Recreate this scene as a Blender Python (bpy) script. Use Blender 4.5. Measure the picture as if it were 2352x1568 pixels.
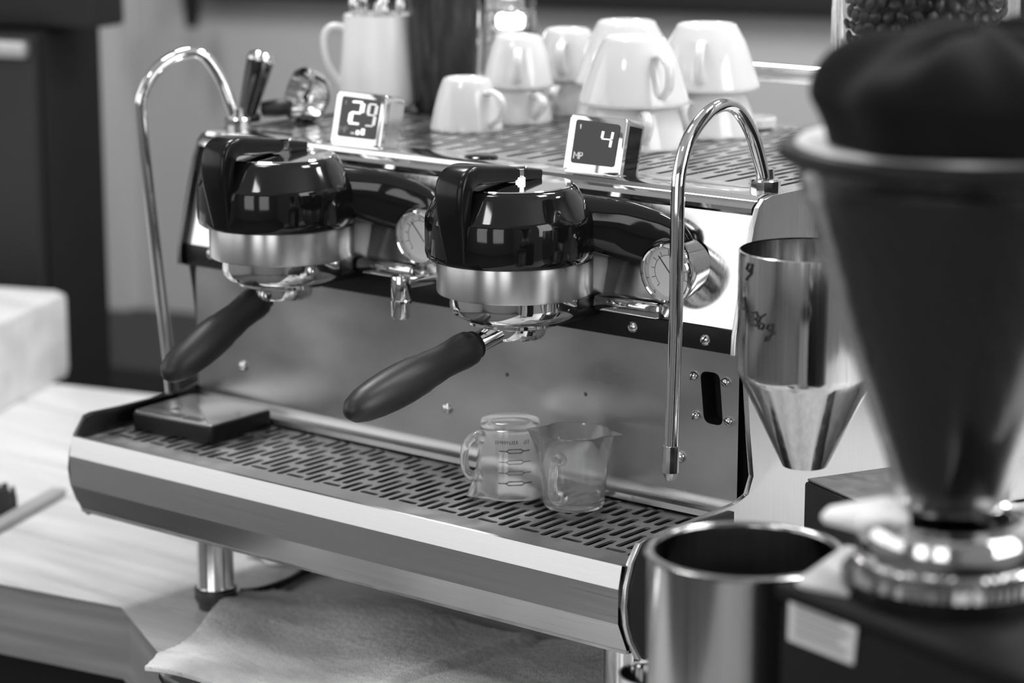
import bpy, bmesh, math, random
from mathutils import Vector as V, Matrix
random.seed(7)
for o in list(bpy.data.objects): bpy.data.objects.remove(o)
sc = bpy.context.scene
COL = sc.collection
PI = math.pi

# ------------------------------------------------------------------ camera
FPX, CX, CY = 5735.0, 1176.0, 784.0
HORIZON, XVP = -466.0, -6040.0                    # horizon row, vanishing column of the machine's front edges
PITCH = math.atan((CY - HORIZON) / FPX)
YAW = math.atan((CX - XVP) / (FPX / math.cos(PITCH)))
FWDH = V((-math.cos(YAW), math.sin(YAW), 0)); RIGHT = V((math.sin(YAW), math.cos(YAW), 0)); ZUP = V((0, 0, 1))
FWD = FWDH * math.cos(PITCH) - ZUP * math.sin(PITCH)
UP = FWDH * math.sin(PITCH) + ZUP * math.cos(PITCH)
CAM = V((1.4511, -1.5189, 0.771))
cd = bpy.data.cameras.new('camera'); cam = bpy.data.objects.new('camera', cd); COL.objects.link(cam)
m = Matrix((RIGHT, UP, -FWD)).transposed().to_4x4(); m.translation = CAM
cam.matrix_world = m
cd.sensor_width = 36; cd.lens = FPX / 2352 * 36; cd.clip_start = 0.05; cd.clip_end = 60
cd.dof.use_dof = True; cd.dof.focus_distance = 2.06; cd.dof.aperture_fstop = 4.2
sc.camera = cam

# ------------------------------------------------------------------ world, light, exposure
w = bpy.data.worlds.new('World'); sc.world = w; w.use_nodes = True
w.node_tree.nodes['Background'].inputs[0].default_value = (0.5, 0.5, 0.5, 1)
w.node_tree.nodes['Background'].inputs[1].default_value = 0.25
vs = sc.view_settings
vs.view_transform = 'Standard'; vs.look = 'None'; vs.gamma = 1.0; vs.use_curve_mapping = False
vs.exposure = 0.25

# room frame: the wall and counter stand about 15 degrees round from the machine
RA = math.radians(15.1)
U = V((math.cos(RA), math.sin(RA), 0)); W_ = V((-math.sin(RA), math.cos(RA), 0))
def area(name, loc, target, sx, sy, power, spread=None):
    d = bpy.data.lights.new(name, 'AREA'); d.shape = 'RECTANGLE'; d.size = sx; d.size_y = sy; d.energy = power
    if spread: d.spread = spread
    o = bpy.data.objects.new(name, d); COL.objects.link(o); o.location = loc
    o.rotation_euler = (V(target) - V(loc)).to_track_quat('-Z', 'Y').to_euler(); return o
CEIL = 2.4
for lx, ly, pw in ((-.35, -.25, 8), (.9, .9, 14), (-1.0, .7, 26), (.2, -1.9, 8), (-1.94, .97, 30), (.2, 1.55, 26), (1.6, 2.0, 16)):
    area('ceiling_lamp_light', V((lx, ly, CEIL - .06)), V((lx, ly, 0)), .4, .4, pw)

# ------------------------------------------------------------------ pixel -> place helpers
def ray(x, y): return FWD + RIGHT * ((x - CX) / FPX) - UP * ((y - CY) / FPX)
def onX(x, y, X): d = ray(x, y); return CAM + d * ((X - CAM.x) / d.x)
def onY(x, y, Y): d = ray(x, y); return CAM + d * ((Y - CAM.y) / d.y)
def onZ(x, y, Z): d = ray(x, y); return CAM + d * ((Z - CAM.z) / d.z)
def at(x, y, dep): return CAM + ray(x, y) * dep
def Vx(p): return V(p)

# ------------------------------------------------------------------ materials (all neutral greys: the photograph is monochrome)
MATS = {}
def mat(name, base, metal=0.0, rough=0.5, spec=0.5, coat=0.0, trans=0.0, ior=1.45, emit=None, estr=0.0,
        noise=None, bump=None, sheen=0.0, aniso=0.0):
    """noise=(scale xyz, amount on colour, amount on roughness); bump=(scale xyz, strength, distance)"""
    if name in MATS: return MATS[name]
    M = bpy.data.materials.new(name); M.use_nodes = True; nt = M.node_tree; b = nt.nodes['Principled BSDF']
    b.inputs['Base Color'].default_value = (base, base, base, 1); b.inputs['Metallic'].default_value = metal
    b.inputs['Roughness'].default_value = rough; b.inputs['Specular IOR Level'].default_value = spec
    b.inputs['Coat Weight'].default_value = coat; b.inputs['Coat Roughness'].default_value = 0.04
    b.inputs['Transmission Weight'].default_value = trans; b.inputs['IOR'].default_value = ior
    b.inputs['Sheen Weight'].default_value = sheen; b.inputs['Anisotropic'].default_value = aniso
    if emit is not None:
        b.inputs['Emission Color'].default_value = (emit, emit, emit, 1); b.inputs['Emission Strength'].default_value = estr
    if noise or bump:
        tc = nt.nodes.new('ShaderNodeTexCoord')
    def tex(scale, detail=4.0):
        mp = nt.nodes.new('ShaderNodeMapping'); mp.inputs['Scale'].default_value = scale
        nt.links.new(tc.outputs['Object'], mp.inputs['Vector'])
        n = nt.nodes.new('ShaderNodeTexNoise'); n.inputs['Scale'].default_value = 1.0; n.inputs['Detail'].default_value = detail
        nt.links.new(mp.outputs[0], n.inputs['Vector']); return n.outputs['Fac']
    if noise:
        s, ac, ar = noise; fac = tex(s)
        if ac:
            r = nt.nodes.new('ShaderNodeMapRange'); r.inputs[1].default_value = .3; r.inputs[2].default_value = .7
            r.inputs[3].default_value = base * (1 - ac); r.inputs[4].default_value = min(1, base * (1 + ac))
            nt.links.new(fac, r.inputs[0]); nt.links.new(r.outputs[0], b.inputs['Base Color'])
        if ar:
            r = nt.nodes.new('ShaderNodeMapRange'); r.inputs[1].default_value = .3; r.inputs[2].default_value = .7
            r.inputs[3].default_value = max(0, rough - ar); r.inputs[4].default_value = rough + ar
            nt.links.new(fac, r.inputs[0]); nt.links.new(r.outputs[0], b.inputs['Roughness'])
    if bump:
        s, st, di = bump; fac = tex(s, 6.0)
        bn = nt.nodes.new('ShaderNodeBump'); bn.inputs['Strength'].default_value = st; bn.inputs['Distance'].default_value = di
        nt.links.new(fac, bn.inputs['Height']); nt.links.new(bn.outputs[0], b.inputs['Normal'])
    MATS[name] = M; return M
chrome = mat('chrome', .72, 1, .06)
chrome_dull = mat('worn_chrome', .62, 1, .16, noise=((60, 60, 60), .05, .05))
brushed_x = mat('brushed_steel_across', .60, 1, .30, noise=((4, 900, 900), .04, .03), bump=((4, 1200, 1200), .02, .0002))
brushed_z = mat('brushed_steel_upright', .60, 1, .30, noise=((900, 900, 4), .04, .03), bump=((1200, 1200, 4), .02, .0002))
face_steel = mat('polished_face_steel', .64, 1, .16, noise=((500, 500, 8), .05, .04))
splash_steel = mat('stained_splash_steel', .40, 1, .34, noise=((9, 9, 14), .16, .08))
grate_steel = mat('grate_steel', .52, 1, .36, noise=((40, 40, 40), .12, .08))
tray_steel = mat('cup_tray_steel', .66, 1, .24, noise=((30, 30, 30), .10, .06))
gloss_black = mat('gloss_black', .006, 0, .07, spec=.55)
lever_black = mat('lever_black', .006, 0, .22, spec=.3)
satin_black = mat('satin_black', .012, 0, .38, spec=.25)
matt_black = mat('matt_black', .012, 0, .6)
dark_metal = mat('dark_metal', .12, 1, .3)
rubber = mat('rubber_grip', .018, 0, .42, bump=((300, 300, 300), .05, .0005))
ceramic = mat('white_ceramic', .66, 0, .12, coat=.5)
enamel = mat('white_enamel', .76, 0, .25)
glass = mat('clear_glass', .97, 0, .02, trans=1.0, ior=1.46)
frosted = mat('washed_glass', .95, 0, .10, trans=.90, ior=1.40)
screen_mat = mat('display_screen', .035, 0, .25)
lit = mat('lit_segment', .8, 0, .5, emit=1.0, estr=.95)
lit_dim = mat('dim_segment', .5, 0, .5, emit=1.0, estr=.45)
lit_faint = mat('faint_segment', .2, 0, .5, emit=1.0, estr=.16)
dial_white = mat('dial_paper', .66, 0, .45)
ink = mat('black_ink', .02, 0, .55)
wood = mat('pale_counter_wood', .62, 0, .32, noise=((3, 40, 40), .14, .08))
wood_side = wood
board_wood = mat('pale_board_wood', .66, 0, .4, noise=((3, 30, 30), .12, .05))
towel_mat = mat('terry_towel', .84, 0, .95, noise=((9, 15, 8), .46, 0), bump=((700, 700, 700), .9, .002), sheen=.4)
wall_mat = mat('grey_wall_paint', .37, 0, .8, noise=((1.2, 1.2, 1.2), .06, 0))
wall_light = mat('pale_wall_paint', .50, 0, .8)
dark_paint = mat('dark_cabinet_paint', .011, 0, .55)
darker_paint = mat('black_cabinet_paint', .007, 0, .6, spec=.25)
ceil_mat = mat('white_ceiling', .75, 0, .9)
floor_mat = mat('dark_floor', .10, 0, .6)
bean_mat = mat('roasted_bean', .017, 0, .35, noise=((300, 300, 300), .3, .05))
cloth_black = mat('black_cloth', .008, 0, .95, spec=.15, bump=((900, 900, 900), .5, .001), sheen=.03)
smoked = mat('hopper_plastic', .80, 0, .08, trans=1.0, ior=1.45)
label_mat = mat('paper_label', .62, 0, .6)
bristle_mat = mat('dark_bristle', .05, 0, .7)
pale_plastic = mat('pale_plastic', .88, 0, .35)
steel_tin = mat('tin_steel', .40, 1, .16, noise=((300, 300, 4), .10, .05))

# ------------------------------------------------------------------ mesh helpers
def wloc(p):
    r = V((0, 0, 0))
    while p: r += p.location; p = p.parent
    return r
def obj(name, bm, material, parent=None, smooth=True, angle=35, **props):
    if parent is not None: bmesh.ops.translate(bm, verts=bm.verts, vec=-wloc(parent))
    bmesh.ops.recalc_face_normals(bm, faces=bm.faces)
    me = bpy.data.meshes.new(name); bm.to_mesh(me); bm.free()
    if smooth:
        for p in me.polygons: p.use_smooth = True
        me.set_sharp_from_angle(angle=math.radians(angle))
    me.materials.append(material)
    o = bpy.data.objects.new(name, me); COL.objects.link(o)
    if parent is not None: o.parent = parent
    for k, v in props.items(): o[k] = v
    return o
def thing(name, label, cat, loc, group=None):
    o = bpy.data.objects.new(name, None); COL.objects.link(o); o.location = loc; o.empty_display_size = .02
    o['label'] = label; o['category'] = cat
    if group: o['group'] = group
    return o
def single(name, bm, material, label, cat, group=None, **k):
    o = obj(name, bm, material, None, **k)
    me = o.data; lo = V([min(v.co[i] for v in me.vertices) for i in range(3)]); hi = V([max(v.co[i] for v in me.vertices) for i in range(3)])
    c = V(((lo.x + hi.x) / 2, (lo.y + hi.y) / 2, lo.z))
    me.transform(Matrix.Translation(-c)); o.location = c
    o['label'] = label; o['category'] = cat
    if group: o['group'] = group
    return o
def NB(): return bmesh.new()
def frame(z):
    z = V(z).normalized(); a = V((1, 0, 0)) if abs(z.x) < .8 else V((0, 1, 0))
    y = z.cross(a).normalized(); x = y.cross(z); return Matrix((x, y, z)).transposed()
def lathe(bm, prof, c=(0, 0, 0), axis=None, seg=40, warp=None):
    c = V(c); R = frame(axis) if axis is not None else Matrix.Identity(3); rings = []
    for r, z in prof:
        if r < 1e-6: rings.append([bm.verts.new(c + R @ V((0, 0, z)))])
        else:
            ring = []
            for i in range(seg):
                t = 2 * PI * i / seg
                p = V((r * math.cos(t), r * math.sin(t), z))
                if warp: p = warp(p, t)
                ring.append(bm.verts.new(c + R @ p))
            rings.append(ring)
    for a, b in zip(rings, rings[1:]):
        if len(a) == 1 and len(b) == 1: continue
        for i in range(seg):
            j = (i + 1) % seg
            if len(a) == 1: bm.faces.new((a[0], b[i], b[j]))
            elif len(b) == 1: bm.faces.new((a[i], a[j], b[0]))
            else: bm.faces.new((a[i], a[j], b[j], b[i]))
    return bm
def sweep(bm, pts, ra, rb=None, side=None, seg=14, p=2.0, caps=True):
    """tube through pts; ra = radius along side, rb = radius across it; p>2 squares the section off"""
    pts = [V(q) for q in pts]; n = len(pts); rb = rb if rb is not None else ra
    if not hasattr(ra, '__len__'): ra = [ra] * n
    if not hasattr(rb, '__len__'): rb = [rb] * n
    rings = []; prev = None
    for k in range(n):
        t = (pts[min(k + 1, n - 1)] - pts[max(k - 1, 0)]).normalized()
        if side is not None: s = V(side)
        elif prev is not None: s = prev
        else: s = V((1, 0, 0)) if abs(t.x) < .8 else V((0, 1, 0))
        s = (s - t * s.dot(t)).normalized(); prev = s; nn = t.cross(s); ring = []
        for i in range(seg):
            a = 2 * PI * i / seg; ca, sa = math.cos(a), math.sin(a)
            x = math.copysign(abs(ca) ** (2 / p), ca); y = math.copysign(abs(sa) ** (2 / p), sa)
            ring.append(bm.verts.new(pts[k] + s * (ra[k] * x) + nn * (rb[k] * y)))
        rings.append(ring)
    for a, b in zip(rings, rings[1:]):
        for i in range(seg):
            j = (i + 1) % seg; bm.faces.new((a[i], a[j], b[j], b[i]))
    if caps: bm.faces.new(rings[0][::-1]); bm.faces.new(rings[-1])
    return bm
def spline(pts, n=8):
    pts = [V(p) for p in pts]; q = [pts[0] * 2 - pts[1]] + pts + [pts[-1] * 2 - pts[-2]]; out = []
    for k in range(1, len(q) - 2):
        for i in range(n):
            t = i / n; a, b, c, d = q[k - 1], q[k], q[k + 1], q[k + 2]
            out.append(.5 * ((2 * b) + (c - a) * t + (2 * a - 5 * b + 4 * c - d) * t * t + (3 * b - a - 3 * c + d) * t ** 3))
    out.append(pts[-1]); return out
def interp(vals, n):
    """resample a list of numbers to the length of a spline of the same control points"""
    m_ = len(vals) - 1; return [vals[min(int(i / (n - 1) * m_), m_ - 1)] + (vals[min(int(i / (n - 1) * m_), m_ - 1) + 1] - vals[min(int(i / (n - 1) * m_), m_ - 1)]) * (i / (n - 1) * m_ - min(int(i / (n - 1) * m_), m_ - 1)) for i in range(n)]
def box(bm, lo, hi, bev=0.0, seg=2, R=None, o=None):
    lo, hi = V(lo), V(hi)
    g = bmesh.ops.create_cube(bm, size=1.0)['verts']
    for v in g: v.co = V([lo[i] + (v.co[i] + .5) * (hi[i] - lo[i]) for i in range(3)])
    if bev:
        es = list({e for v in g for e in v.link_edges})
        r = bmesh.ops.bevel(bm, geom=es, offset=bev, segments=seg, affect='EDGES', profile=.5)
        g = list({v for f in r['faces'] for v in f.verts} | {v for v in g if v.is_valid})
    if R is not None:
        o = V(o)
        for v in g: v.co = o + R @ (v.co - o)
    return bm
def prism(bm, poly, mapf, bev=0.0):
    """poly: list of 2D points, mapf(p, side) -> V for side 0/1; closed solid"""
    a = [bm.verts.new(mapf(p, 0)) for p in poly]; b = [bm.verts.new(mapf(p, 1)) for p in poly]; n = len(poly)
    fa = bm.faces.new(a); fb = bm.faces.new(b[::-1]); sd = []
    for i in range(n): sd.append(bm.faces.new((a[i], b[i], b[(i + 1) % n], a[(i + 1) % n])))
    if bev:
        es = list(fa.edges) + list(fb.edges)
        bmesh.ops.bevel(bm, geom=es, offset=bev, segments=2, affect='EDGES', profile=.5)
    return bm
def rounded(pts, rad, n=5):
    """round the corners of a polygon; rad a number or one per corner"""
    out = []; m_ = len(pts)
    if not hasattr(rad, '__len__'): rad = [rad] * m_
    for i, p in enumerate(pts):
        p = V(p).to_2d(); a = V(pts[i - 1]).to_2d(); b = V(pts[(i + 1) % m_]).to_2d(); r = rad[i]
        if r <= 0: out.append((p.x, p.y)); continue
        da = (a - p); db = (b - p); l = min(r, da.length * .49, db.length * .49); A = p + da.normalized() * l; B = p + db.normalized() * l
        for k in range(n + 1):
            t = k / n; q = A * (1 - t) ** 2 + p * 2 * t * (1 - t) + B * t * t; out.append((q.x, q.y))
    return out
def slot_cell(bm, x0, x1, y0, y1, sx0, sx1, sy0, sy1, z, t, along='y', n=5):
    """flat rectangular cell with a rounded slot cut through it, slot walls going down t"""
    if along == 'y':
        r = (sx1 - sx0) / 2; xc = (sx0 + sx1) / 2; xs = [x0, x0, x0 + (x1 - x0) * .33, x0 + (x1 - x0) * .67, x1, x1]
        top = [(xc - r * math.cos(PI * k / n), sy1 - r + r * math.sin(PI * k / n)) for k in range(n + 1)]
        bot = [(xc + r * math.cos(PI * k / n), sy0 + r - r * math.sin(PI * k / n)) for k in range(n + 1)]
        ot = [(xs[k], (sy1 - r) if k in (0, n) else y1) for k in range(n + 1)]
        ob = [(xs[n - k], (sy0 + r) if k in (0, n) else y0) for k in range(n + 1)]
    else:
        r = (sy1 - sy0) / 2; yc = (sy0 + sy1) / 2; ys = [y0, y0, y0 + (y1 - y0) * .33, y0 + (y1 - y0) * .67, y1, y1]
        top = [(sx0 + r - r * math.sin(PI * k / n), yc - r * math.cos(PI * k / n)) for k in range(n + 1)]
        bot = [(sx1 - r + r * math.sin(PI * k / n), yc + r * math.cos(PI * k / n)) for k in range(n + 1)]
        ot = [((sx0 + r) if k in (0, n) else x0, ys[k]) for k in range(n + 1)]
        ob = [((sx1 - r) if k in (0, n) else x1, ys[n - k]) for k in range(n + 1)]
    I = [bm.verts.new((p[0], p[1], z)) for p in top + bot]; O = [bm.verts.new((p[0], p[1], z)) for p in ot + ob]
    D = [bm.verts.new((p[0], p[1], z - t)) for p in top + bot]; m_ = len(I)
    for k in range(m_):
        j = (k + 1) % m_; bm.faces.new((O[k], O[j], I[j], I[k])); bm.faces.new((I[k], I[j], D[j], D[k]))
def quad(bm, x0, x1, y0, y1, z):
    if x1 - x0 < 1e-6 or y1 - y0 < 1e-6: return
    bm.faces.new([bm.verts.new(p) for p in ((x0, y0, z), (x1, y0, z), (x1, y1, z), (x0, y1, z))])
def column(bm, x0, x1, ya, yb, slots, sw, z, t):
    """one grate column from ya to yb with slots [(s0, s1), ...] of width sw"""
    xc = (x0 + x1) / 2; slots = [s for s in slots if s[1] - s[0] > sw * 1.3]; y = ya
    for k, (s0, s1) in enumerate(slots):
        e0 = ya if k == 0 else (slots[k - 1][1] + s0) / 2; e1 = yb if k == len(slots) - 1 else (s1 + slots[k + 1][0]) / 2
        slot_cell(bm, x0, x1, e0, e1, xc - sw / 2, xc + sw / 2, s0, s1, z, t)
    if not slots: quad(bm, x0, x1, ya, yb, z)
def strokes(bm, lines, place, r, seg=6):
    for ln in lines: sweep(bm, [place(p) for p in ln], r, seg=seg)
def screw(parent, p, r=.0055, slot=None, nm='screw'):
    bm = NB(); lathe(bm, [(r, 0), (r, .0012), (r * .8, .003), (r * .45, .004), (0, .0043)], p, axis=(0, -1, 0), seg=16)
    s = obj(nm, bm, chrome_dull, parent)
    if slot is not None:
        b2 = NB(); d = V((math.cos(slot), 0, math.sin(slot))) * r * .85; q = V(p) + V((0, -.0042, 0)); sweep(b2, [q - d, q + d], .0005, seg=6)
        obj('screw_slot', b2, matt_black, s)
    return s

# ================================================================== SETTING
def tagS(o): o['kind'] = 'structure'; return o
FLOOR = -.92
WC = CAM + FWDH * 4.7                                                # a point on the back wall
def wp(u, d, z): return WC + U * u + W_ * d + V((0, 0, z - WC.z))     # place along / in front of the wall
bm = NB(); prism(bm, [(-2.0, -7.2), (3.6, -7.2), (3.6, .1), (-2.0, .1)], lambda p, s: wp(p[0], p[1], FLOOR - .1 * s)); tagS(obj('floor', bm, floor_mat))
bm = NB(); prism(bm, [(-2.0, -7.2), (3.6, -7.2), (3.6, .1), (-2.0, .1)], lambda p, s: wp(p[0], p[1], CEIL + .1 * s)); tagS(obj('ceiling', bm, ceil_mat))
bm = NB(); prism(bm, [(-2.0, FLOOR), (3.6, FLOOR), (3.6, CEIL), (-2.0, CEIL)], lambda p, s: wp(p[0], .1 * s, p[1])); tagS(obj('wall_back', bm, wall_mat))
bm = NB(); prism(bm, [(-7.2, FLOOR), (.1, FLOOR), (.1, CEIL), (-7.2, CEIL)], lambda p, s: wp(-2.0 - .1 * s, p[0], p[1])); tagS(obj('wall_left', bm, wall_mat))
bm = NB(); prism(bm, [(-7.2, FLOOR), (.1, FLOOR), (.1, CEIL), (-7.2, CEIL)], lambda p, s: wp(3.6 + .1 * s, p[0], p[1])); tagS(obj('wall_right', bm, wall_mat))
bm = NB(); prism(bm, [(-2.0, FLOOR), (3.6, FLOOR), (3.6, CEIL), (-2.0, CEIL)], lambda p, s: wp(p[0], -7.2 - .1 * s, p[1])); tagS(obj('wall_front', bm, wall_mat))
def onWall(x, y, off=0.0):
    d = ray(x, y); return CAM + d * ((WC + W_ * off - CAM).dot(W_) / d.dot(W_))
def wuv(x, y, off=0.0): p = onWall(x, y, off) - WC; return p.dot(U), p.z + WC.z
def wallbox(bm, u0, u1, d0, d1, z0, z1, bev=0.0):
    prism(bm, [(u0, d0), (u1, d0), (u1, d1), (u0, d1)], lambda p, s: wp(p[0], p[1], z0 if s == 0 else z1), bev); return bm
# windows: a long row on the left wall, one on the right, daylight outside; two added behind the camera as fill
day = mat('daylight_pane', .8, 0, .5, emit=1.0, estr=1.2)
wi = 0
front_fill = mat('front_fill_pane', .8, 0, .5, emit=1.0, estr=2.4)
sun_side = mat('bright_daylight_pane', .8, 0, .5, emit=1.0, estr=4.2)
def window(along, a0, a1, z0, z1, c, pane=None):
    global wi
    wi += 1
    bx_ = (lambda b, p0, p1, q0, q1, e0, e1: wallbox(b, p0, p1, e0, e1, q0, q1)) if along == 'u' else (lambda b, p0, p1, q0, q1, e0, e1: wallbox(b, e0, e1, p0, p1, q0, q1))
    s_ = 1 if c < 0 else -1
    lo, hi = sorted((c + s_ * .02, c + s_ * .03)); flo, fhi = sorted((c + s_ * .005, c + s_ * .07))
    bm = NB(); bx_(bm, a0, a1, z0, z1, lo, hi); wn = tagS(obj('window_%d' % wi, bm, pane or day))
    for a in (a0 - .05, a1):
        bm = NB(); bx_(bm, a, a + .05, z0 - .05, z1 + .05, flo, fhi); obj('window_frame', bm, dark_paint, wn)
    for z in (z0 - .05, z1):
        bm = NB(); bx_(bm, a0, a1, z, z + .05, flo, fhi); obj('window_frame', bm, dark_paint, wn)
for k in range(2): window('d', -6.6 + k * 2.2, -4.5 + k * 2.2, .25, 2.2, -2.0)
for k in range(2): window('u', -.6 + k * 1.9, .6 + k * 1.9, -.2, 1.9, -7.2, front_fill)  # unseen glowing panes added to light the machine's front and the towel
window('d', -3.6, -2.3, .25, 2.1, 3.6, sun_side)
# pale pier on the wall, dark wall shelf across the top
u0, _ = wuv(190, 400); u1, _ = wuv(318, 400)
bm = NB(); wallbox(bm, u0, u1, -.06, .0, FLOOR, CEIL, .004); tagS(obj('trim_1', bm, wall_light))
u0, z0 = wuv(455, 8, -.05)
bm = NB(); wallbox(bm, u0 - .06, u0 + 3.0, -.03, 0, z0 + .014, z0 + .09, .004)
single('wall_rail_board', bm, dark_paint, 'dark blurred rail board running along the top of the back wall', 'board')
a = onWall(441, 62, -.075); bm = NB(); sweep(bm, [a, a + V((0, 0, .05)), V((a.x, a.y, z0 + .06))], [.012, .018, .016], seg=12)
single('hanging_tool', bm, satin_black, 'dark blurred tool hanging below the left end of the wall rail', 'tool')
# dark tall cabinet at far left, with a steel strip, and a dark box hung above it
OC = 1.3
uc, _ = wuv(110, 500, -OC); _, ztop = wuv(60, 74, -OC)
d_ = ray(243, 500); tt = (wp(uc, 0, 0) - CAM).dot(U) / d_.dot(U); dback = (CAM + d_ * tt - WC).dot(W_)
cab = thing('tall_cabinet', 'tall black cabinet at the far left behind the counter', 'cabinet', wp(uc - .3, -OC + .2, FLOOR))
bm = NB(); wallbox(bm, uc - .55, uc, -OC, min(dback, -.12), FLOOR, ztop, .006); obj('carcass', bm, darker_paint, cab)
bm = NB(); wallbox(bm, uc - .55, uc - .004, -OC - .02, -OC - .001, FLOOR + .06, ztop - .004, .004); obj('door', bm, dark_paint, cab)
_, zs = wuv(60, 128, -OC)
bm = NB(); wallbox(bm, uc - .55, uc - .006, -OC - .034, -OC - .021, zs, ztop - .01, .003); obj('steel_strip', bm, mat('steel_strip', .5, 1, .4), cab)
u1, z1 = wuv(196, 70, -OC - .0)
bm = NB(); wallbox(bm, max(u1 - 1.2, -1.95), u1, -OC + .02, -OC + .10, z1, CEIL - .02, .006)
single('wall_cabinet', bm, dark_paint, 'dark upper cabinet above the tall black cabinet', 'cabinet')
# low dark back bar under the wall
_, zb = wuv(320, 846, -.5)
bm = NB(); wallbox(bm, -1.9, 3.4, -.5, -.02, FLOOR, zb, .006); single('back_bar', bm, dark_paint, 'low dark back bar along the foot of the wall', 'cabinet')

# ---------------- counter (pale wood, chamfered corner), cabinet under it
c1 = onZ(295, 1390, 0); c0 = onZ(0, 1335, 0); cdir = (c0 - c1).normalized(); ch = (onZ(390, 1510, 0) - c1).normalized()
bk = onZ(60, 872, 0)
poly = [c1 + cdir * 1.9, c1, c1 + ch * 1.45, V((1.42, .05, 0)), V((1.32, 1.25, 0)), bk + U * 1.9, bk - U * 1.2]
bm = NB(); prism(bm, [(p.x, p.y) for p in poly], lambda p, s: V((p[0], p[1], -.074 * s)), .008)
counter = thing('counter', 'pale wooden counter with a cut corner under the espresso machine', 'counter', V((0, .3, FLOOR)))
wt = obj('worktop', bm, wood, counter)
wt.data.materials.append(mat('shaded_wood_edge', .26, 0, .4, noise=((4, 4, 90), .2, .05)))  # edge faces get a darker wood: their shade is put into the colour
for p_ in wt.data.polygons:
    if abs(p_.normal.z) < .3: p_.material_index = 1
cen = sum(poly, V()) / len(poly); pin = [cen + (p - cen) * .93 for p in poly]
bm = NB(); prism(bm, [(p.x, p.y) for p in pin], lambda p, s: V((p[0], p[1], -.075 if s == 0 else FLOOR))); obj('base_cabinet', bm, darker_paint, counter)
# thick pale board lying on the counter at far left
q = onZ(168, 852, .002); dn = -(FWDH * math.cos(math.radians(14)) + RIGHT * math.sin(math.radians(14))); dl = FWDH * math.cos(math.radians(72)) - RIGHT * math.sin(math.radians(72))
hb = .112
pl = rounded([(q.x, q.y), (q + dl * .7).to_2d()[:], (q + dl * .7 + dn * .62).to_2d()[:], (q + dn * .62).to_2d()[:]], [.02, .01, .01, .02])
bm = NB(); prism(bm, pl, lambda p, s: V((p[0], p[1], .001 + hb * s)), .008)
single('thick_board', bm, board_wood, 'thick pale wooden board lying at the far left of the counter', 'board')

# ================================================================== ESPRESSO MACHINE
XR, XL = .329, -.333
mac = thing('espresso_machine', 'two-group steel espresso machine with black domed group heads and timer displays', 'espresso machine', V((0, .3, 0)))
def M(name, bm, material, parent=None, **k): return obj(name, bm, material, parent or mac, **k)
prof = [(.022, .0945), (.010, .112), (.0035, .128), (.0012, .144), (.0035, .160), (.010, .178), (.0215, .192), (.030, .1935),
        (.158, .1935), (.176, .198), (.1835, .213), (.1765, .25), (.171, .295), (.168, .318), (.151, .322), (.152, .338), (.166, .392), (.175, .424), (.182, .441), (.190, .4475), (.202, .4490),
        (.600, .4490), (.610, .440), (.610, .098)]
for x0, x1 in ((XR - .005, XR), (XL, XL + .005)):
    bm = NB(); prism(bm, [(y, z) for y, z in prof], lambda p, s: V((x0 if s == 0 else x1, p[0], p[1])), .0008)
    M('side_plate', bm, brushed_z if x0 > 0 else mat('dark_reflection_plate', .10, 1, .25), angle=25)  # left plate: the dark reflection is put into its base colour
# black rim behind each plate's drip end
for x0, x1 in ((XR, XR + .003), (XL - .003, XL)):
    pr = [(y + .004 if y < .1 else y, z) for y, z in prof[:8]] + [(.15, .190), (.15, .098)]
    bm = NB(); prism(bm, pr, lambda p, s: V((x0 if s == 0 else x1, p[0], p[1]))); M('end_cap', bm, satin_black)
# drip tray front: three folded facets
fac = [(.0125, .1745), (.0065, .1772), (.0045, .1765), (.0, .158), (.0, .129), (.0137, .1005), (.03, .1005)]
back = [(y + .003, z) for y, z in fac]
bm = NB(); a = [[bm.verts.new((x, y, z)) for y, z in fac] for x in (XL + .005, XR - .005)]
for i in range(len(fac) - 1): bm.faces.new((a[0][i], a[1][i], a[1][i + 1], a[0][i + 1]))
M('drip_tray_front', bm, brushed_x, angle=10)
bm = NB(); box(bm, (XL + .006, .012, .1005), (XR - .006, .168, .103)); M('drip_tray_floor', bm, grate_steel)
bm = NB(); box(bm, (XL + .006, .015, .135), (XR - .006, .169, .137)); M('drip_tray_basin', bm, mat('wet_basin', .45, 1, .18, noise=((50, 50, 50), .3, .1)))
# drip grate, real slots
GZ, GP, SW = .1735, .01128, .0064
bm = NB(); x = XL + .0065; k = 0; XE = XR - .0065
x_first = .1085 - GP; n0 = int(math.floor((x_first - x) / GP)); xs = x_first - n0 * GP
quad(bm, x, xs, .0125, .169, GZ); c = -n0
while xs + GP <= XE + 1e-6:
    ph = c % 4
    if ph in (0, 1):
        sl = [(.0525, .0925), (.1005, .1275), (.1355, .1625)]
        if ph == 0 and xs + 2 * GP <= XE:
            slot_cell(bm, xs, xs + 2 * GP, .0125, .0490, xs + .0012, xs + 2 * GP - .0012, .0410, .0466, GZ, .002, along='x')
        elif ph == 0: quad(bm, xs, xs + GP, .0125, .049, GZ)
        column(bm, xs, xs + GP, .049, .169, sl, SW, GZ, .002)
    else:
        sl = [(.0385, .0655), (.0735, .1135), (.1215, .1485)]
        column(bm, xs, xs + GP, .0125, .169, sl, SW, GZ, .002)
    xs += GP; c += 1
quad(bm, xs, XE, .0125, .169, GZ)
M('drip_grate', bm, grate_steel, smooth=False)
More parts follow.
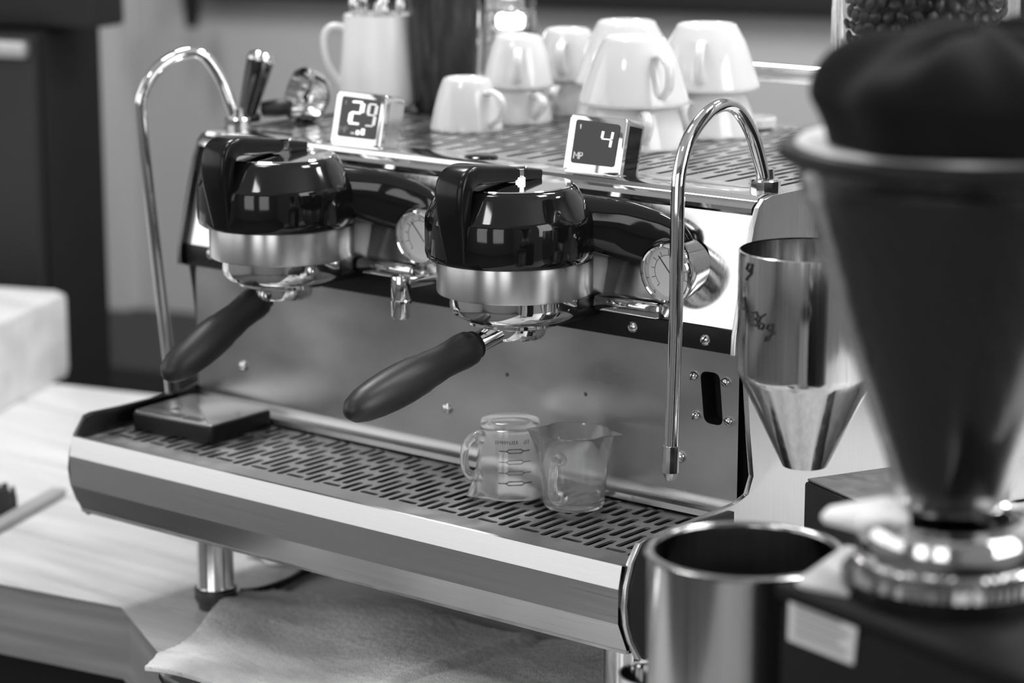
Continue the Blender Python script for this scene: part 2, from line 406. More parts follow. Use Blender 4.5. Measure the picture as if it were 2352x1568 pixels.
# splash panel with lip and a cut-out window
SY = .170
def loop_edges(bm, pts, y):
    vs_ = [bm.verts.new((p[0], y, p[1])) for p in pts]; return [bm.edges.new((vs_[i], vs_[(i + 1) % len(vs_)])) for i in range(len(vs_))]
h = [onY(*q, SY) for q in ((1608, 851), (1653, 857), (1661, 979), (1617, 970))]
hole = rounded([(p.x, p.z) for p in h], .007)
bm = NB(); es = loop_edges(bm, [(XL + .006, .192), (XR - .008, .192), (XR - .008, .322), (XL + .006, .322)], SY) + loop_edges(bm, hole, SY)
bmesh.ops.triangle_fill(bm, use_beauty=True, use_dissolve=False, edges=es)
M('splash_panel', bm, splash_steel, smooth=False)
bm = NB(); a = [[bm.verts.new((x, y, z)) for y, z in ((SY, .192), (SY - .0008, .1850), (SY - .0030, .1822), (SY - .0068, .1805), (SY - .0075, .1755))] for x in (XL + .006, XR - .008)]
for i in range(4): bm.faces.new((a[0][i], a[1][i], a[1][i + 1], a[0][i + 1]))
M('splash_lip', bm, splash_steel)
bm = NB(); prism(bm, [(V(p) * 1.0)[:] for p in hole], lambda p, s: V((p[0], SY + .02 * s, p[1])))
for f in list(bm.faces):
    if all(abs(v.co.y - SY) < 1e-5 for v in f.verts): bm.faces.remove(f)
M('window_recess', bm, satin_black)
for q, s in (((560, 840), None), ((1028, 937), None), ((1595, 862), 1.2), ((1668, 877), -.6), ((1600, 953), 1.1), ((1675, 967), -.5), ((1562, 1048), None)):
    screw(mac, onY(*q, SY), .0055 if s is None else .0042, s)
for q in ((1165, 860), (1345, 905)):
    p = onY(*q, SY); bm = NB(); lathe(bm, [(.002, 0), (.0016, .0005), (0, .0007)], p, axis=(0, -1, 0), seg=10); M('stud', bm, dark_metal)
# black strip between splash panel and body face
SB = .1575
bm = NB(); box(bm, (XL + .006, SB, .3205), (XR - .006, SY + .01, .3415), .0015); M('face_strip', bm, satin_black)
for q, s in (((1621, 780), .9), ((1455, 750), None), ((486, 582), None)): screw(mac, onY(*q, SB), .0055, s)
# leaning body face, rolled top rail, top deck
FA, FB = V((0, .160, .3415)), V((0, .1855, .4365))
fn = V((0, -(FB.z - FA.z), (FB.y - FA.y))).normalized()
bm = NB(); prism(bm, [(XL + .006, 0), (XR - .006, 0), (XR - .006, 1), (XL + .006, 1)], lambda p, s: V((p[0], 0, 0)) + FA + (FB - FA) * p[1] - fn * .004 * s); M('body_face', bm, face_steel)
bm = NB(); pr = [(.182, .4345), (.1800, .4365), (.1802, .4400), (.1835, .4432), (.1890, .4455), (.1905, .4490), (.1945, .4500), (.240, .4475), (.240, .444), (.19, .444)]
prism(bm, pr, lambda p, s: V((XL + .006 if s == 0 else XR - .006, p[0], p[1])), 0); M('top_rail', bm, chrome, angle=20)
bm = NB(); box(bm, (XL + .007, .192, .30), (XR - .007, .606, .436)); M('body_core', bm, dark_metal)
bm = NB(); box(bm, (XL + .007, SY + .022, .101), (XR - .007, .606, .30)); M('base_pan', bm, matt_black)
TZ, TP, TW = .4472, .0122, .0058
bm = NB(); xs = XL + .014; c = 0; quad(bm, XL + .006, xs, .238, .604, TZ)
while xs + TP <= XR - .014:
    s0 = .252 if c % 2 == 0 else .288; sl = []
    while s0 < .58: sl.append((s0, min(s0 + .060, .585))); s0 += .072
    column(bm, xs, xs + TP, .238, .604, sl, TW, TZ, .003); xs += TP; c += 1
quad(bm, xs, XR - .006, .238, .604, TZ)
M('cup_tray', bm, tray_steel, smooth=False)
# rear cup rail
for yy in (150, 172):
    a = onY(1640, yy - 12, .60); b = onY(1990, yy + 33, .60); a.z = b.z = (onY(1780, yy + 6, .60)).z
    bm = NB(); sweep(bm, [(-.02, .598, a.z), (XR - .01, .598, a.z)], .0042, seg=12); M('cup_rail', bm, chrome)
for x in (-.02, .15, XR - .012):
    bm = NB(); sweep(bm, [(x, .598, .446), (x, .598, onY(1780, 156, .6).z)], .0045, seg=12); M('rail_post', bm, chrome)
# legs
for x, y in ((-.237, .10), (.257, .10), (-.237, .54), (.257, .54)):
    bm = NB(); lathe(bm, [(0, .1), (.0178, .1), (.0178, .024), (.0185, .022)], (x, y, 0), seg=28); lg = M('leg', bm, chrome_dull)
    bm = NB(); lathe(bm, [(.0178, .022), (.0205, .021), (.0208, .011), (.0195, .008), (.018, .007), (.017, .0005), (0, .0005)], (x, y, 0), seg=28); obj('leg_foot', bm, dark_metal, lg)
# black oval button in the top deck
p = onZ(1105, 362, .4485); bm = NB(); lathe(bm, [(.0155, -.002), (.0155, .0015), (.0135, .0028), (0, .0032)], p, seg=28); M('deck_button', bm, gloss_black)

# ---------------- group heads
ring_steel = mat('turned_steel', .62, 1, .30, aniso=.85)
_nt = ring_steel.node_tree; _t = _nt.nodes.new('ShaderNodeTangent'); _t.direction_type = 'RADIAL'; _t.axis = 'Z'
_nt.nodes['Principled BSDF'].inputs['Anisotropic Rotation'].default_value = .25
_nt.links.new(_t.outputs[0], _nt.nodes['Principled BSDF'].inputs['Tangent'])
def group_head(gx):
    g = V((gx, .10, 0)); gcap = V((gx, .0925, 0))
    bm = NB(); lathe(bm, [(0, .391), (.068, .391), (.0705, .393), (.0715, .398), (.0715, .424), (.0708, .428), (.0695, .4305), (.0600, .4475), (.0575, .4515), (.0540, .4535), (.030, .4545), (0, .4545)], gcap, seg=64)
    cap = M('group_head', bm, gloss_black, angle=50)
    bm = NB(); lathe(bm, [(.0545, .4536), (.0535, .4545), (.028, .4556), (0, .4556)], gcap, seg=56); obj('cap_top', bm, chrome, cap)
    bm = NB(); lathe(bm, [(.060, .391), (.0665, .3905), (.0668, .389), (.0668, .3625), (.0660, .361), (.056, .3605), (0, .3605)], g, seg=64); ro_ = obj('brushed_ring', bm, ring_steel, cap); ro_.data.transform(Matrix.Translation(-(g - wloc(cap)))); ro_.location = g - wloc(cap)
    bm = NB(); lathe(bm, [(.0555, .3615), (.0558, .352), (.0552, .345), (.0520, .341), (.0470, .3385), (0, .3385)], g, seg=64); obj('group_collar', bm, chrome, cap)
    # paddle lever over the cap, hanging down in front
    path = spline([(gx, .126, .4585), (gx, .10, .4615), (gx, .06, .4655), (gx, .034, .4675), (gx, .0225, .4600), (gx, .0200, .440), (gx, .0225, .418), (gx, .0255, .396)], 6); n = len(path)
    wd = interp([.0090, .0110, .0125, .0145, .0155, .0145, .0125, .0100], n); th = interp([.0045, .0060, .0080, .0090, .0095, .0080, .0065, .0050], n)
    bm = NB(); sweep(bm, path, wd, th, side=(1, 0, 0), seg=24, p=5); obj('paddle_lever', bm, lever_black, cap, angle=60)
    bm = NB(); lathe(bm, [(.0085, .4545), (.0085, .460), (.0070, .4605), (.0070, .4665), (.0085, .467), (.0085, .4690), (0, .4692)], g + V((.006, -.004, 0)), seg=6); obj('pivot_nut', bm, chrome, cap)
    # steel neck to the body and black cowl sweeping to the right along the face
    bm = NB(); box(bm, (gx - .030, .105, .338), (gx + .046, .176, .420), .006); obj('neck', bm, mat('neck_steel', .22, 1, .32), cap)
    bm = NB(); box(bm, (gx - .028, .09, .3365), (gx + .0475, .172, .3460), .003); obj('neck_bracket', bm, satin_black, cap)
    pt = [V((gx, .11, .425)), V((gx + .048, .137, .4195)), V((gx + .078, .152, .4140)), V((gx + .102, .161, .4075)), V((gx + .120, .167, .402)), V((gx + .130, .171, .398))]
    sp = spline(pt, 6); n = len(sp)
    bm = NB(); sweep(bm, sp, interp([.022, .0235, .0250, .0245, .021, .012], n), interp([.024, .016, .012, .010, .008, .005], n), side=(.2, 0, 1), seg=24, p=2.5); obj('cowl', bm, gloss_black, cap, angle=70)
    # gauge on the face
    gc = V((gx + .1264, .150, .3845)); ax = V((0, -1, -.10)).normalized()
    bm = NB(); lathe(bm, [(.0240, -.026), (.0262, -.002), (.0266, .004), (.0258, .0075), (.0240, .0085), (.0226, .0078), (.0215, .004), (.0215, .0)], gc, axis=ax, seg=48); gg = M('pressure_gauge', bm, chrome)
    bm = NB(); lathe(bm, [(.0216, .0012), (0, .0012)], gc, axis=ax, seg=48); obj('dial', bm, dial_white, gg)
    R = frame(ax); pl_ = lambda a, r: gc + R @ V((math.cos(a) * r, math.sin(a) * r, .0016))
    up = R.transposed() @ V((0, 0, 1)); a0 = math.atan2(up.y, up.x)
    bm = NB(); strokes(bm, [[(a0 + math.radians(t), .0155), (a0 + math.radians(t), .0185 if t % 54 else .0195)] for t in range(-135, 136, 27)], lambda q: pl_(*q), .00022, 4)
    strokes(bm, [[(a0 + math.radians(t), .0150) for t in range(-135, 136, 9)]], lambda q: pl_(*q), .00018, 4); obj('dial_marks', bm, ink, gg)
    bm = NB(); sgn = math.radians(38); strokes(bm, [[(a0 + sgn + PI, .006), (a0, 0), (a0 + sgn, .017)]], lambda q: pl_(*q), .0005, 4); obj('needle', bm, ink, gg)
    # ledge below the gauge
    bm = NB(); box(bm, (gx + .0475, .146, .3425), (gx + .118, .166, .3565), .004); M('gauge_ledge', bm, chrome)
    return cap
for gx in (.1373, -.1373): group_head(gx)

# ---------------- timer displays
SEG = {'2': 'abged', '9': 'abcdfg', '4': 'fgbc'}
def display(xa, xb, digits, lit_mats, bars, n_faint):
    yb = .2035; z0, z1 = .4490, .4985; lean = V((0, .235, 1)).normalized(); dep = .026
    fn_ = V((0, -1, .235)).normalized(); w_ = xb - xa
    def P(u, v, d=0): return V((xa + u * w_, yb, z0)) + lean * (v * (z1 - z0) * 1.03) - fn_ * d
    outer = rounded([(0, 0), (1, 0), (1, 1), (0, 1)], [.05, .05, .07, .07])
    bm = NB(); prism(bm, outer, lambda p, s: P(p[0], p[1] + (.035 * (1 - (2 * p[0] - 1) ** 2) if p[1] > .5 else 0), 0 if s == 0 else dep), .0012)
    d = M('timer_display', bm, chrome, angle=30)
    bm = NB(); prism(bm, rounded([(.995, .06), (.995, .92)], 0) if 0 else [(0, 0), (1, 0), (1, 1), (0, 1)], lambda p, s: V((xb + .0004 * s, 0, 0)) + V((0, yb, z0)) + lean * ((.05 + .87 * p[1]) * (z1 - z0)) - fn_ * (.005 + p[0] * .018)); obj('side_panel', bm, gloss_black if n_faint else chrome_dull, d)
    sc_ = rounded([(.115, .165), (.885, .165), (.895, .875), (.115, .900)], .05)
    bm = NB(); prism(bm, sc_, lambda p, s: P(p[0], p[1] + .025 * (1 - (2 * p[0] - 1) ** 2) * (1 if p[1] > .5 else -.6), -.0006 if s == 0 else .001)); obj('screen', bm, screen_mat, d)
    fr = lambda p: P(p[0], p[1], -.0010)
    for (u, v, uw, vh, chd, mm, th) in digits:
        sg = {'a': ((0, 1), (1, 1)), 'b': ((1, 1), (1, .5)), 'c': ((1, .5), (1, 0)), 'd': ((0, 0), (1, 0)), 'e': ((0, .5), (0, 0)), 'f': ((0, 1), (0, .5)), 'g': ((0, .5), (1, .5))}
        bm = NB()
        for k in SEG[chd]:
            (a, b), (c_, e_) = sg[k]; A = (u + a * uw + .02 * b, v + b * vh); B = (u + c_ * uw + .02 * e_, v + e_ * vh)
            A, B = V(A + (0,)), V(B + (0,)); A2 = A.lerp(B, .08); B2 = A.lerp(B, .92); sweep(bm, [fr(A2), fr(B2)], th, th * .35, side=None, seg=8)
        obj('digit', bm, mm, d)
    for (u, v, hgt, mm) in bars:
        bm = NB(); sweep(bm, [fr((u, v)), fr((u, v + hgt))], .0023, .0008, seg=8); obj('level_bar', bm, mm, d)
    # small letters MP and a tick at top left
    L = [[(0, 0), (.01, 1), (.35, .4), (.6, 1), (.6, 0)], [(.8, 0), (.8, 1), (1.15, .95), (1.2, .7), (1.1, .5), (.8, .48)]]
    bm = NB(); strokes(bm, L, lambda p: fr((.165 + p[0] * .125, .235 + p[1] * .115)), .00045, 5); obj('small_letters', bm, lit_dim if n_faint else lit_faint, d)
    bm = NB(); strokes(bm, [[(.205, .80), (.215, .83), (.215, .755)]], fr, .00045, 5); obj('small_mark', bm, lit_dim if n_faint else lit_faint, d)
    return d
display(-.1725, -.1095, [(.34, .42, .20, .40, '2', lit, .0028), (.67, .405, .15, .40, '9', lit_dim, .0020)], None, [(.43, .225, .03, lit_dim), (.53, .22, .08, lit), (.63, .225, .115, lit)], 0)
display(.1080, .1700, [(.60, .48, .17, .28, '4', lit, .0013)], None, [], 1)
p = None

# ---------------- steam wands
def wand(pts, nut, tip, rad, label):
    sp = spline(pts, 10); bm = NB(); sweep(bm, sp, rad, seg=16); wd_ = M('steam_wand', bm, chrome)
    bm = NB(); lathe(bm, [(0, 0), (.0125, 0), (.0130, .003), (.0130, .012), (.0115, .0135), (.008, .0140), (.0070, .022), (0, .022)], nut, seg=12); obj('wand_nut', bm, chrome_dull, wd_, angle=25)
    t = (V(pts[-1]) - V(pts[-2])).normalized(); e = V(pts[-1])
    bm = NB(); lathe(bm, [(0, -.004), (rad * 1.16, -.004), (rad * 1.18, .002), (rad * 1.18, .018), (rad * .62, .0245), (0, .025)], e - t * .002, axis=t, seg=12); obj('wand_tip', bm, chrome_dull, wd_, angle=25)
    return wd_
B = onZ(1757, 447, .4470); X0 = B.x
wand([B + V((0, 0, .004)), onX(1748, 380, X0), onX(1722, 296, X0 - .001), onX(1682, 243, X0 - .002), onX(1634, 252, X0 - .002), onX(1586, 312, X0 - .002), onX(1562, 390, X0 - .002), onX(1556, 480, X0 - .002), onX(1552, 740, X0 - .002), onX(1541, 1040, X0 - .002)], B, None, .0058, '')
B = V((-.318, .222, .4470)); B = onX(546, 290, -.319); B.z = .447; X0 = B.x
wand([B + V((0, 0, .004)), onX(530, 240, X0 - .004), onX(505, 178, X0 - .012), onX(467, 128, X0 - .02), onX(420, 124, X0 - .03), onX(365, 154, X0 - .04), onX(331, 206, X0 - .046), onX(325, 270, X0 - .048), onX(352, 520, X0 - .045), onX(393, 872, X0 - .04)], B, None, .0058, '')
# ---------------- hot-water spout between the groups
s = onX(921, 636, .004); e = onX(918, 728, .004); e.y = s.y
bm = NB(); lathe(bm, [(0, .0), (.0085, .0), (.0092, .002), (.0092, .016), (.0082, .017), (.0088, .019), (.0092, .034), (.0085, .038), (.006, .039), (0, .0395)], V((s.x, s.y, e.z - .001)), seg=24); wsp = M('water_spout', bm, chrome)
bm = NB(); sweep(bm, spline([V((s.x, s.y, e.z + .030)), V((s.x + .004, s.y + .02, e.z + .030)), V((s.x + .012, .172, e.z + .030))], 5), .0052, seg=14); obj('spout_pipe', bm, chrome, wsp)
# ---------------- steam lever on the left of the top deck
a = onY(566, 266, .285); b = onY(601, 128, .305)
d_ = (b - a)
bm = NB(); lathe(bm, [(0, -.002), (.0085, -.002), (.0092, .004), (.0125, d_.length * .6), (.0140, d_.length * .93), (.0120, d_.length), (.006, d_.length + .003), (0, d_.length + .0035)], a, axis=d_, seg=28); sl_ = M('steam_lever', bm, gloss_black)
bm = NB(); lathe(bm, [(.0142, d_.length * .90), (.0146, d_.length * .93), (.0126, d_.length + .001), (.0100, d_.length + .003), (.0098, d_.length + .001)], a, axis=d_, seg=28); obj('lever_cap', bm, chrome, sl_)
bm = NB(); box(bm, V((a.x - .010, a.y - .010, .446)), V((a.x + .012, a.y + .010, a.z + .003)), .003); obj('lever_base', bm, satin_black, sl_)

# ================================================================== PORTAFILTERS
def portafilter(gx, tip, mid, label):
    g = V((gx, .10, 0)); t = thing('portafilter', label, 'portafilter', V((gx, .10, .321)), 'portafilters locked into the groups')
    bm = NB(); lathe(bm, [(0, .3382), (.0405, .3382), (.0405, .3345), (.0385, .3335), (.0300, .3330), (.0268, .3315), (.0265, .3245), (.0245, .3215), (.018, .3205), (0, .3205)], g, seg=48); obj('filter_holder', bm, chrome, t)
    d = (tip - mid).normalized(); L = (tip - mid).length; n0 = g + V((0, 0, .3285)) + V((d.x, d.y, 0)).normalized() * .022
    bm = NB(); sweep(bm, [n0, mid + d * .004], [.0095, .0085], seg=18); obj('neck', bm, chrome, t)
    pr = [(0, 0), (.0120, 0), (.0145, .004), (.0150, .012), (.0142, .022), (.0138, .034), (.0150, .046), (.0152, .052), (.0166, .060), (.0174, .075), (.0172, .090), (.0160, .105), (.0140, .118), (.0105, .128), (.0055, .1335), (0, .135)]
    k = L / .135; bm = NB(); lathe(bm, [(r * 1.02, z * k) for r, z in pr], mid, axis=d, seg=28); obj('handle', bm, rubber, t, angle=80)
    bm = NB(); lathe(bm, [(.0095, -.006), (.0125, -.003), (.0125, .001), (0, .001)], mid, axis=d, seg=24); obj('ferrule', bm, satin_black, t)
portafilter(.1373, onX(796, 950, .1275), onX(1084, 795, .1275), 'portafilter with black grip locked in the front right group head')
portafilter(-.1373, onX(377, 866, -.158), onX(600, 683, -.150), 'portafilter with black grip locked in the far left group head')

# ================================================================== THINGS ON THE CUP TRAY
TOP = TZ + .0003
def cup(x, y, z, r, rf, h, ang, label, group, hs=1.0, hk=1.0):
    t = thing('cup', label, 'cup', V((x, y, z)), group)
    o = [(rf - .004, h - .0015), (rf - .002, h), (rf, h - .0008), (rf + .0018, h - .004), (rf + (r - rf) * .38, h * .74), (rf + (r - rf) * .70, h * .42), (rf + (r - rf) * .90, h * .16), (r - .0004, .004), (r, .0015), (r - .0012, 0), (r - .0030, .001)]
    i = [(rf + (r - rf) * .90 - .0035, h * .16), (rf + (r - rf) * .70 - .0035, h * .42), (rf + (r - rf) * .36 - .003, h * .74), (rf - .003, h - .008), (0, h - .0065)]
    bm = NB(); lathe(bm, [(0, h - .0025), (rf - .005, h - .0025)] + o + i, (x, y, z), seg=44); obj('bowl', bm, ceramic, t, angle=60)
    c, s = math.cos(ang), math.sin(ang); ro = lambda zz: rf + (r - rf) * (1 - zz / h) ** .8 - .002
    pts = [(ro(h * .72 * hk), h * .72 * hk), (ro(h * .72 * hk) + .013 * hs, h * .76 * hk), (ro(h * .5 * hk) + .021 * hs, h * .60 * hk), (ro(h * .3) + .016 * hs, h * .32), (ro(h * .16) + .003, h * .17)]
    sp = spline([V((x + c * a, y + s * a, z + b)) for a, b in pts], 6)
    bm = NB(); sweep(bm, sp, .0050 * hs, .0031 * hs, side=(-s, c, 0), seg=14); obj('handle', bm, ceramic, t, angle=80)
sm = dict(r=.0365, rf=.0225, h=.052); lg = dict(r=.0525, rf=.0285, h=.063)
G1, G2 = 'small white cups upturned on the cup tray', 'large white cups upturned on the cup tray'
a = onZ(1072, 297, TOP); cup(a.x, a.y, TOP, ang=math.radians(-5), label='single small white cup upturned alone at the front of the cup tray', group=G1, **sm)
a = onZ(1188, 278, TOP); cup(a.x, a.y, TOP, ang=math.radians(-20), hk=.76, label='lower small white cup of the stack in front of the bright glass', group=G1, **sm)
cup(a.x + .001, a.y, TOP + .036, ang=math.radians(-52), label='upper small white cup of the stack in front of the bright glass', group=G1, **sm)
a = onZ(1303, 258, TOP); cup(a.x, a.y, TOP, ang=math.radians(-70), hk=.76, label='lower small white cup of the rear stack left of the large cups', group=G1, **sm)
cup(a.x, a.y, TOP + .036, ang=math.radians(-62), label='upper small white cup of the rear stack left of the large cups', group=G1, **sm)
a = onZ(1452, 335, TOP); cup(a.x, a.y, TOP, ang=math.radians(-40), hk=.76, label='lower large white cup of the front stack behind the right display', group=G2, **lg)
cup(a.x + .001, a.y + .001, TOP + .041, ang=math.radians(-22), label='upper large white cup of the front stack behind the right display', group=G2, **lg)
a = onZ(1437, 283, TOP); a = V((a.x, a.y, 0)); cup(a.x, a.y, TOP, ang=math.radians(140), hk=.76, label='lower large white cup hidden behind the front stack of large cups', group=G2, **lg)
cup(a.x, a.y, TOP + .041, ang=math.radians(130), label='upper large white cup whose foot peeps over the front stack', group=G2, **lg)
a = onZ(1618, 306, TOP); cup(a.x, a.y, TOP, ang=math.radians(-75), hk=.76, label='lower large white cup of the rear right stack behind the wand', group=G2, **lg)
cup(a.x + .001, a.y, TOP + .045, ang=math.radians(-62), label='upper large white cup of the rear right stack behind the wand', group=G2, **lg)
# white pitcher with spoons
a = onZ(871, 243, (TOP + .0022)); pt = thing('pitcher', 'tall white tapering pitcher holding spoons, left on the cup tray', 'pitcher', V((a.x, a.y, (TOP + .0022))))
hp = .097
bm = NB(); lathe(bm, [(0, .001), (.038, .0), (.0415, .003), (.0428, .010), (.0420, .022), (.0365, hp - .002), (.0360, hp), (.0348, hp - .001), (.0400, .020), (.0395, .008), (0, .006)], (a.x, a.y, (TOP + .0022)), seg=48); obj('body', bm, enamel, pt, angle=60)
hd = -(RIGHT); bs = V((a.x, a.y, (TOP + .0022)))
sp = spline([bs + hd * .034 + V((0, 0, .083)), bs + hd * .050 + V((0, 0, .084)), bs + hd * .058 + V((0, 0, .072)), bs + hd * .054 + V((0, 0, .045)), bs + hd * .0405 + V((0, 0, .022))], 7)
bm = NB(); sweep(bm, sp, .0062, .0036, side=FWDH, seg=14, p=2.6); obj('handle', bm, enamel, pt, angle=80)
for k in range(7):
    an = k * 2 * PI / 7 + .3; rr = .020 if k else 0; base = bs + V((math.cos(an) * rr * .7, math.sin(an) * rr * .7, .012)); top = bs + V((math.cos(an) * rr * 1.25, math.sin(an) * rr * 1.25, hp - .004 + .005 * (k % 3)))
    t = thing('spoon', 'small steel spoon standing bowl up in the white pitcher', 'spoon', base, 'spoons in the white pitcher')
    bm = NB(); sweep(bm, [base, base.lerp(top, .5), top], [.0022, .0016, .0022], .0010, seg=8); obj('stem', bm, chrome_dull, t)
    bm = NB(); bmesh.ops.create_uvsphere(bm, u_segments=14, v_segments=8, radius=1)
    ax = (top - base).normalized(); R = frame(ax)
    for v in bm.verts: v.co = top + ax * .008 + R @ V((v.co.x * .0068, v.co.y * .0028, v.co.z * .0105))
    obj('bowl', bm, chrome_dull, t)
# dark tumbler behind the pitcher
a = onZ(1022, 252, TOP); bm = NB()
lathe(bm, [(0, .0), (.030, .0), (.0325, .003), (.0350, .05), (.0385, .125), (.0405, .165), (.0395, .165), (.0340, .05), (.031, .008), (0, .007)], (a.x, a.y, TOP), seg=40)
single('dark_tumbler', bm, mat('dark_plastic', .022, 0, .22, noise=((60, 60, 20), .5, .05)), 'tall dark tumbler standing behind the white pitcher and single cup', 'tumbler', angle=60)
# upturned clear glasses, one on the other, behind the small cups
a = onZ(1172, 236, TOP); lo = a.copy()
def tumbler(z, label):
    bm = NB(); h = .082
    lathe(bm, [(0, h - .003), (.020, h - .003), (.0235, h), (.0265, h - .002), (.0285, h - .012), (.0300, h * .5), (.0335, .0), (.0315, .0), (.0282, h * .5), (.0262, h - .018), (.020, h - .014), (0, h - .014)], (lo.x, lo.y, z), seg=12)
    return single('drinking_glass', bm, glass, label, 'glass', 'upturned drinking glasses', angle=20)
tumbler(TOP, 'lower upturned clear faceted glass behind the small white cups')
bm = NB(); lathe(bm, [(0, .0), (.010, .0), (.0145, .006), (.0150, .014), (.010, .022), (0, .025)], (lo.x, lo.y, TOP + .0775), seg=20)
single('glass_glare', bm, mat('glare_glow', .8, 0, .5, emit=1.0, estr=5.0), 'added glowing shape standing in for glare inside the upturned glass behind the cups', 'glare')  # added emitter standing in for the glare in the glass base
tumbler(TOP + .034, 'upper upturned clear faceted glass catching the light behind the small cups')
# spare portafilter lying on the deck at left
a = onY(712, 221, .325); ax = V((-.35, -.90, .28)).normalized()
sp_ = thing('spare_portafilter', 'spare chrome portafilter with black handle lying on the machine top', 'portafilter', V((a.x, a.y, TOP)))
bm = NB(); lathe(bm, [(0, -.016), (.014, -.016), (.022, -.012), (.0265, -.004), (.0285, .010), (.0295, .011), (.0295, .0135), (.0270, .0138), (.0255, .010), (.0205, -.004), (0, -.006)], a, axis=ax, seg=40); obj('filter_holder', bm, chrome, sp_)
bm = NB(); lathe(bm, [(.0085, -.005), (.0085, .004), (.005, .005), (.005, -.004)], a, axis=ax, seg=20); obj('spout_boss', bm, chrome_dull, sp_)
b1 = onY(664, 252, .318); b2 = onY(604, 272, .305); b2.z = max(b2.z, .4575); b1.z = max(b1.z, .4600)
bm = NB(); sweep(bm, [b1 + (b1 - b2) * .12, b1, b1.lerp(b2, .5), b2], [.006, .0085, .0095, .0080], seg=16); obj('handle', bm, rubber, sp_)
# white saucer at the back right of the tray
a = onZ(1722, 296, TOP); bm = NB(); lathe(bm, [(0, .0), (.016, .0), (.0205, .002), (.0215, .010), (.0205, .0115), (.0190, .0115), (.0180, .005), (0, .004)], (a.x + .0, a.y + .01, TOP), seg=40)
single('small_dish', bm, ceramic, 'small white dish at the right rear of the cup tray behind the wand', 'dish')

# ================================================================== ON THE DRIP GRATE
GT = GZ + .0003
# kitchen scale
A_, B_, C_, D_ = onZ(294, 985, GT), onZ(423, 938, GT), onZ(625, 968, GT), onZ(480, 1018, GT)
q0 = V((-.3135, .067, 0)); ex = V((.104, .006, 0)); ey = V((-.006, .088, 0))
sp_ = thing('kitchen_scale', 'small black digital scale with silver top at the left of the drip grate', 'scale', V((-.265, .11, GT)))
F = lambda u, v, z: q0 + ex * u + ey * v + V((0, 0, z))
rp = rounded([(0, 0), (1, 0), (1, 1), (0, 1)], .06)
bm = NB(); prism(bm, rp, lambda p, s: F(p[0], p[1], GT + .0005 + .0155 * s), .0015); obj('body', bm, satin_black, sp_)
bm = NB(); prism(bm, rounded([(.015, .02), (.985, .02), (.985, .98), (.015, .98)], .05), lambda p, s: F(p[0], p[1], GT + .0160 + .0022 * s), .0006); obj('platform', bm, mat('scale_top', .62, 1, .26), sp_)
bm = NB(); prism(bm, rounded([(.58, .07), (.80, .07), (.80, .19), (.58, .19)], .02), lambda p, s: F(p[0], p[1], GT + .0180 + .0005 * s)); obj('readout', bm, gloss_black, sp_)
bm = NB(); prism(bm, rounded([(.04, .06), (.55, .06), (.55, .20), (.04, .20)], .02), lambda p, s: F(p[0], p[1], GT + .0180 + .0004 * s)); obj('control_strip', bm, dark_metal, sp_)
bm = NB(); lathe(bm, [(.004, 0), (.004, .0006), (0, .0006)], F(.30, .34, GT + .0181), seg=16); obj('button', bm, dark_metal, sp_)
# measuring glasses
def shot_glass(c, up, ang, spouts, label):
    t = thing('measuring_glass', label, 'measuring glass', c, 'glass shot measures on the drip grate'); h = .067
    pr = [(0, .001), (.0225, .0), (.0255, .0015), (.0266, .005), (.0270, .012), (.0300, h * .62), (.0325, h - .002), (.0322, h), (.0308, h - .001), (.0284, h * .62), (.0250, .010), (.023, .0068), (0, .0060)]
    def warp(p, th):
        k = max(0, (p.z / h - .72) / .28) ** 1.6; add = 0; dz = 0
        for s in spouts:
            dd = (th - s + PI) % (2 * PI) - PI; e = math.exp(-(dd / .20) ** 2); add += .0100 * e * k; dz += .001 * e * k
            add -= .0022 * (math.exp(-((dd - .48) / .17) ** 2) + math.exp(-((dd + .48) / .17) ** 2)) * k
        r = p.to_2d().length; f = (r + add) / r
        return V((p.x * f, p.y * f, p.z - dz))
    def fl(p): return p if up else V((p.x, p.y, h - p.z))
    bm = NB(); lathe(bm, pr, (0, 0, 0), seg=72, warp=warp)
    for v in bm.verts: v.co = c + fl(v.co)
    obj('body', bm, frosted, t, angle=60)
    cs, sn = math.cos(ang), math.sin(ang)
    pts = [(.0275, .015), (.034, .0135), (.0425, .020), (.0445, .031), (.0425, .043), (.036, .049), (.0296, .0485)]
    sp = spline([c + fl(V((cs * r, sn * r, z))) for r, z in pts], 6); n = len(sp)
    bm = NB(); sweep(bm, sp, interp([.0068, .0048, .0040, .0042, .0040, .0048, .0068], n), interp([.0062, .0044, .0036, .0036, .0036, .0044, .0062], n), side=(-sn, cs, 0), seg=16); obj('handle', bm, frosted, t, angle=80)
    return t, fl
toC = lambda p: math.atan2(CAM.y - p.y, CAM.x - p.x)
c = onZ(1172, 1128, GT); c.z = GT; tc_ = toC(c)
t, fl = shot_glass(c, False, tc_ - 1.12, (tc_ + 2.0, tc_ + 2.0 + PI), 'clear measuring glass standing upside down, with printed level marks')
rad_at = lambda z: .0262 + (.0325 - .0262) * (z - .010) / .057 + .0004
def onglass(a, z): return c + fl(V((math.cos(tc_ + a) * rad_at(z), math.sin(tc_ + a) * rad_at(z), z)))
bm = NB()
for k, z in enumerate((.0235, .0330, .0425, .0515)):
    a0_ = .18
    for s in (-1, 1):
        strokes(bm, [[(a0_ - .52, z), (a0_ - .30, z), (a0_ - .22, z + s * .0016), (a0_ + .16, z + s * .0016), (a0_ + .24, z), (a0_ + .46, z)]], lambda q: onglass(*q), .00045 if k in (0, 3) else .0003, 5)
random.seed(3)
xx = -.50
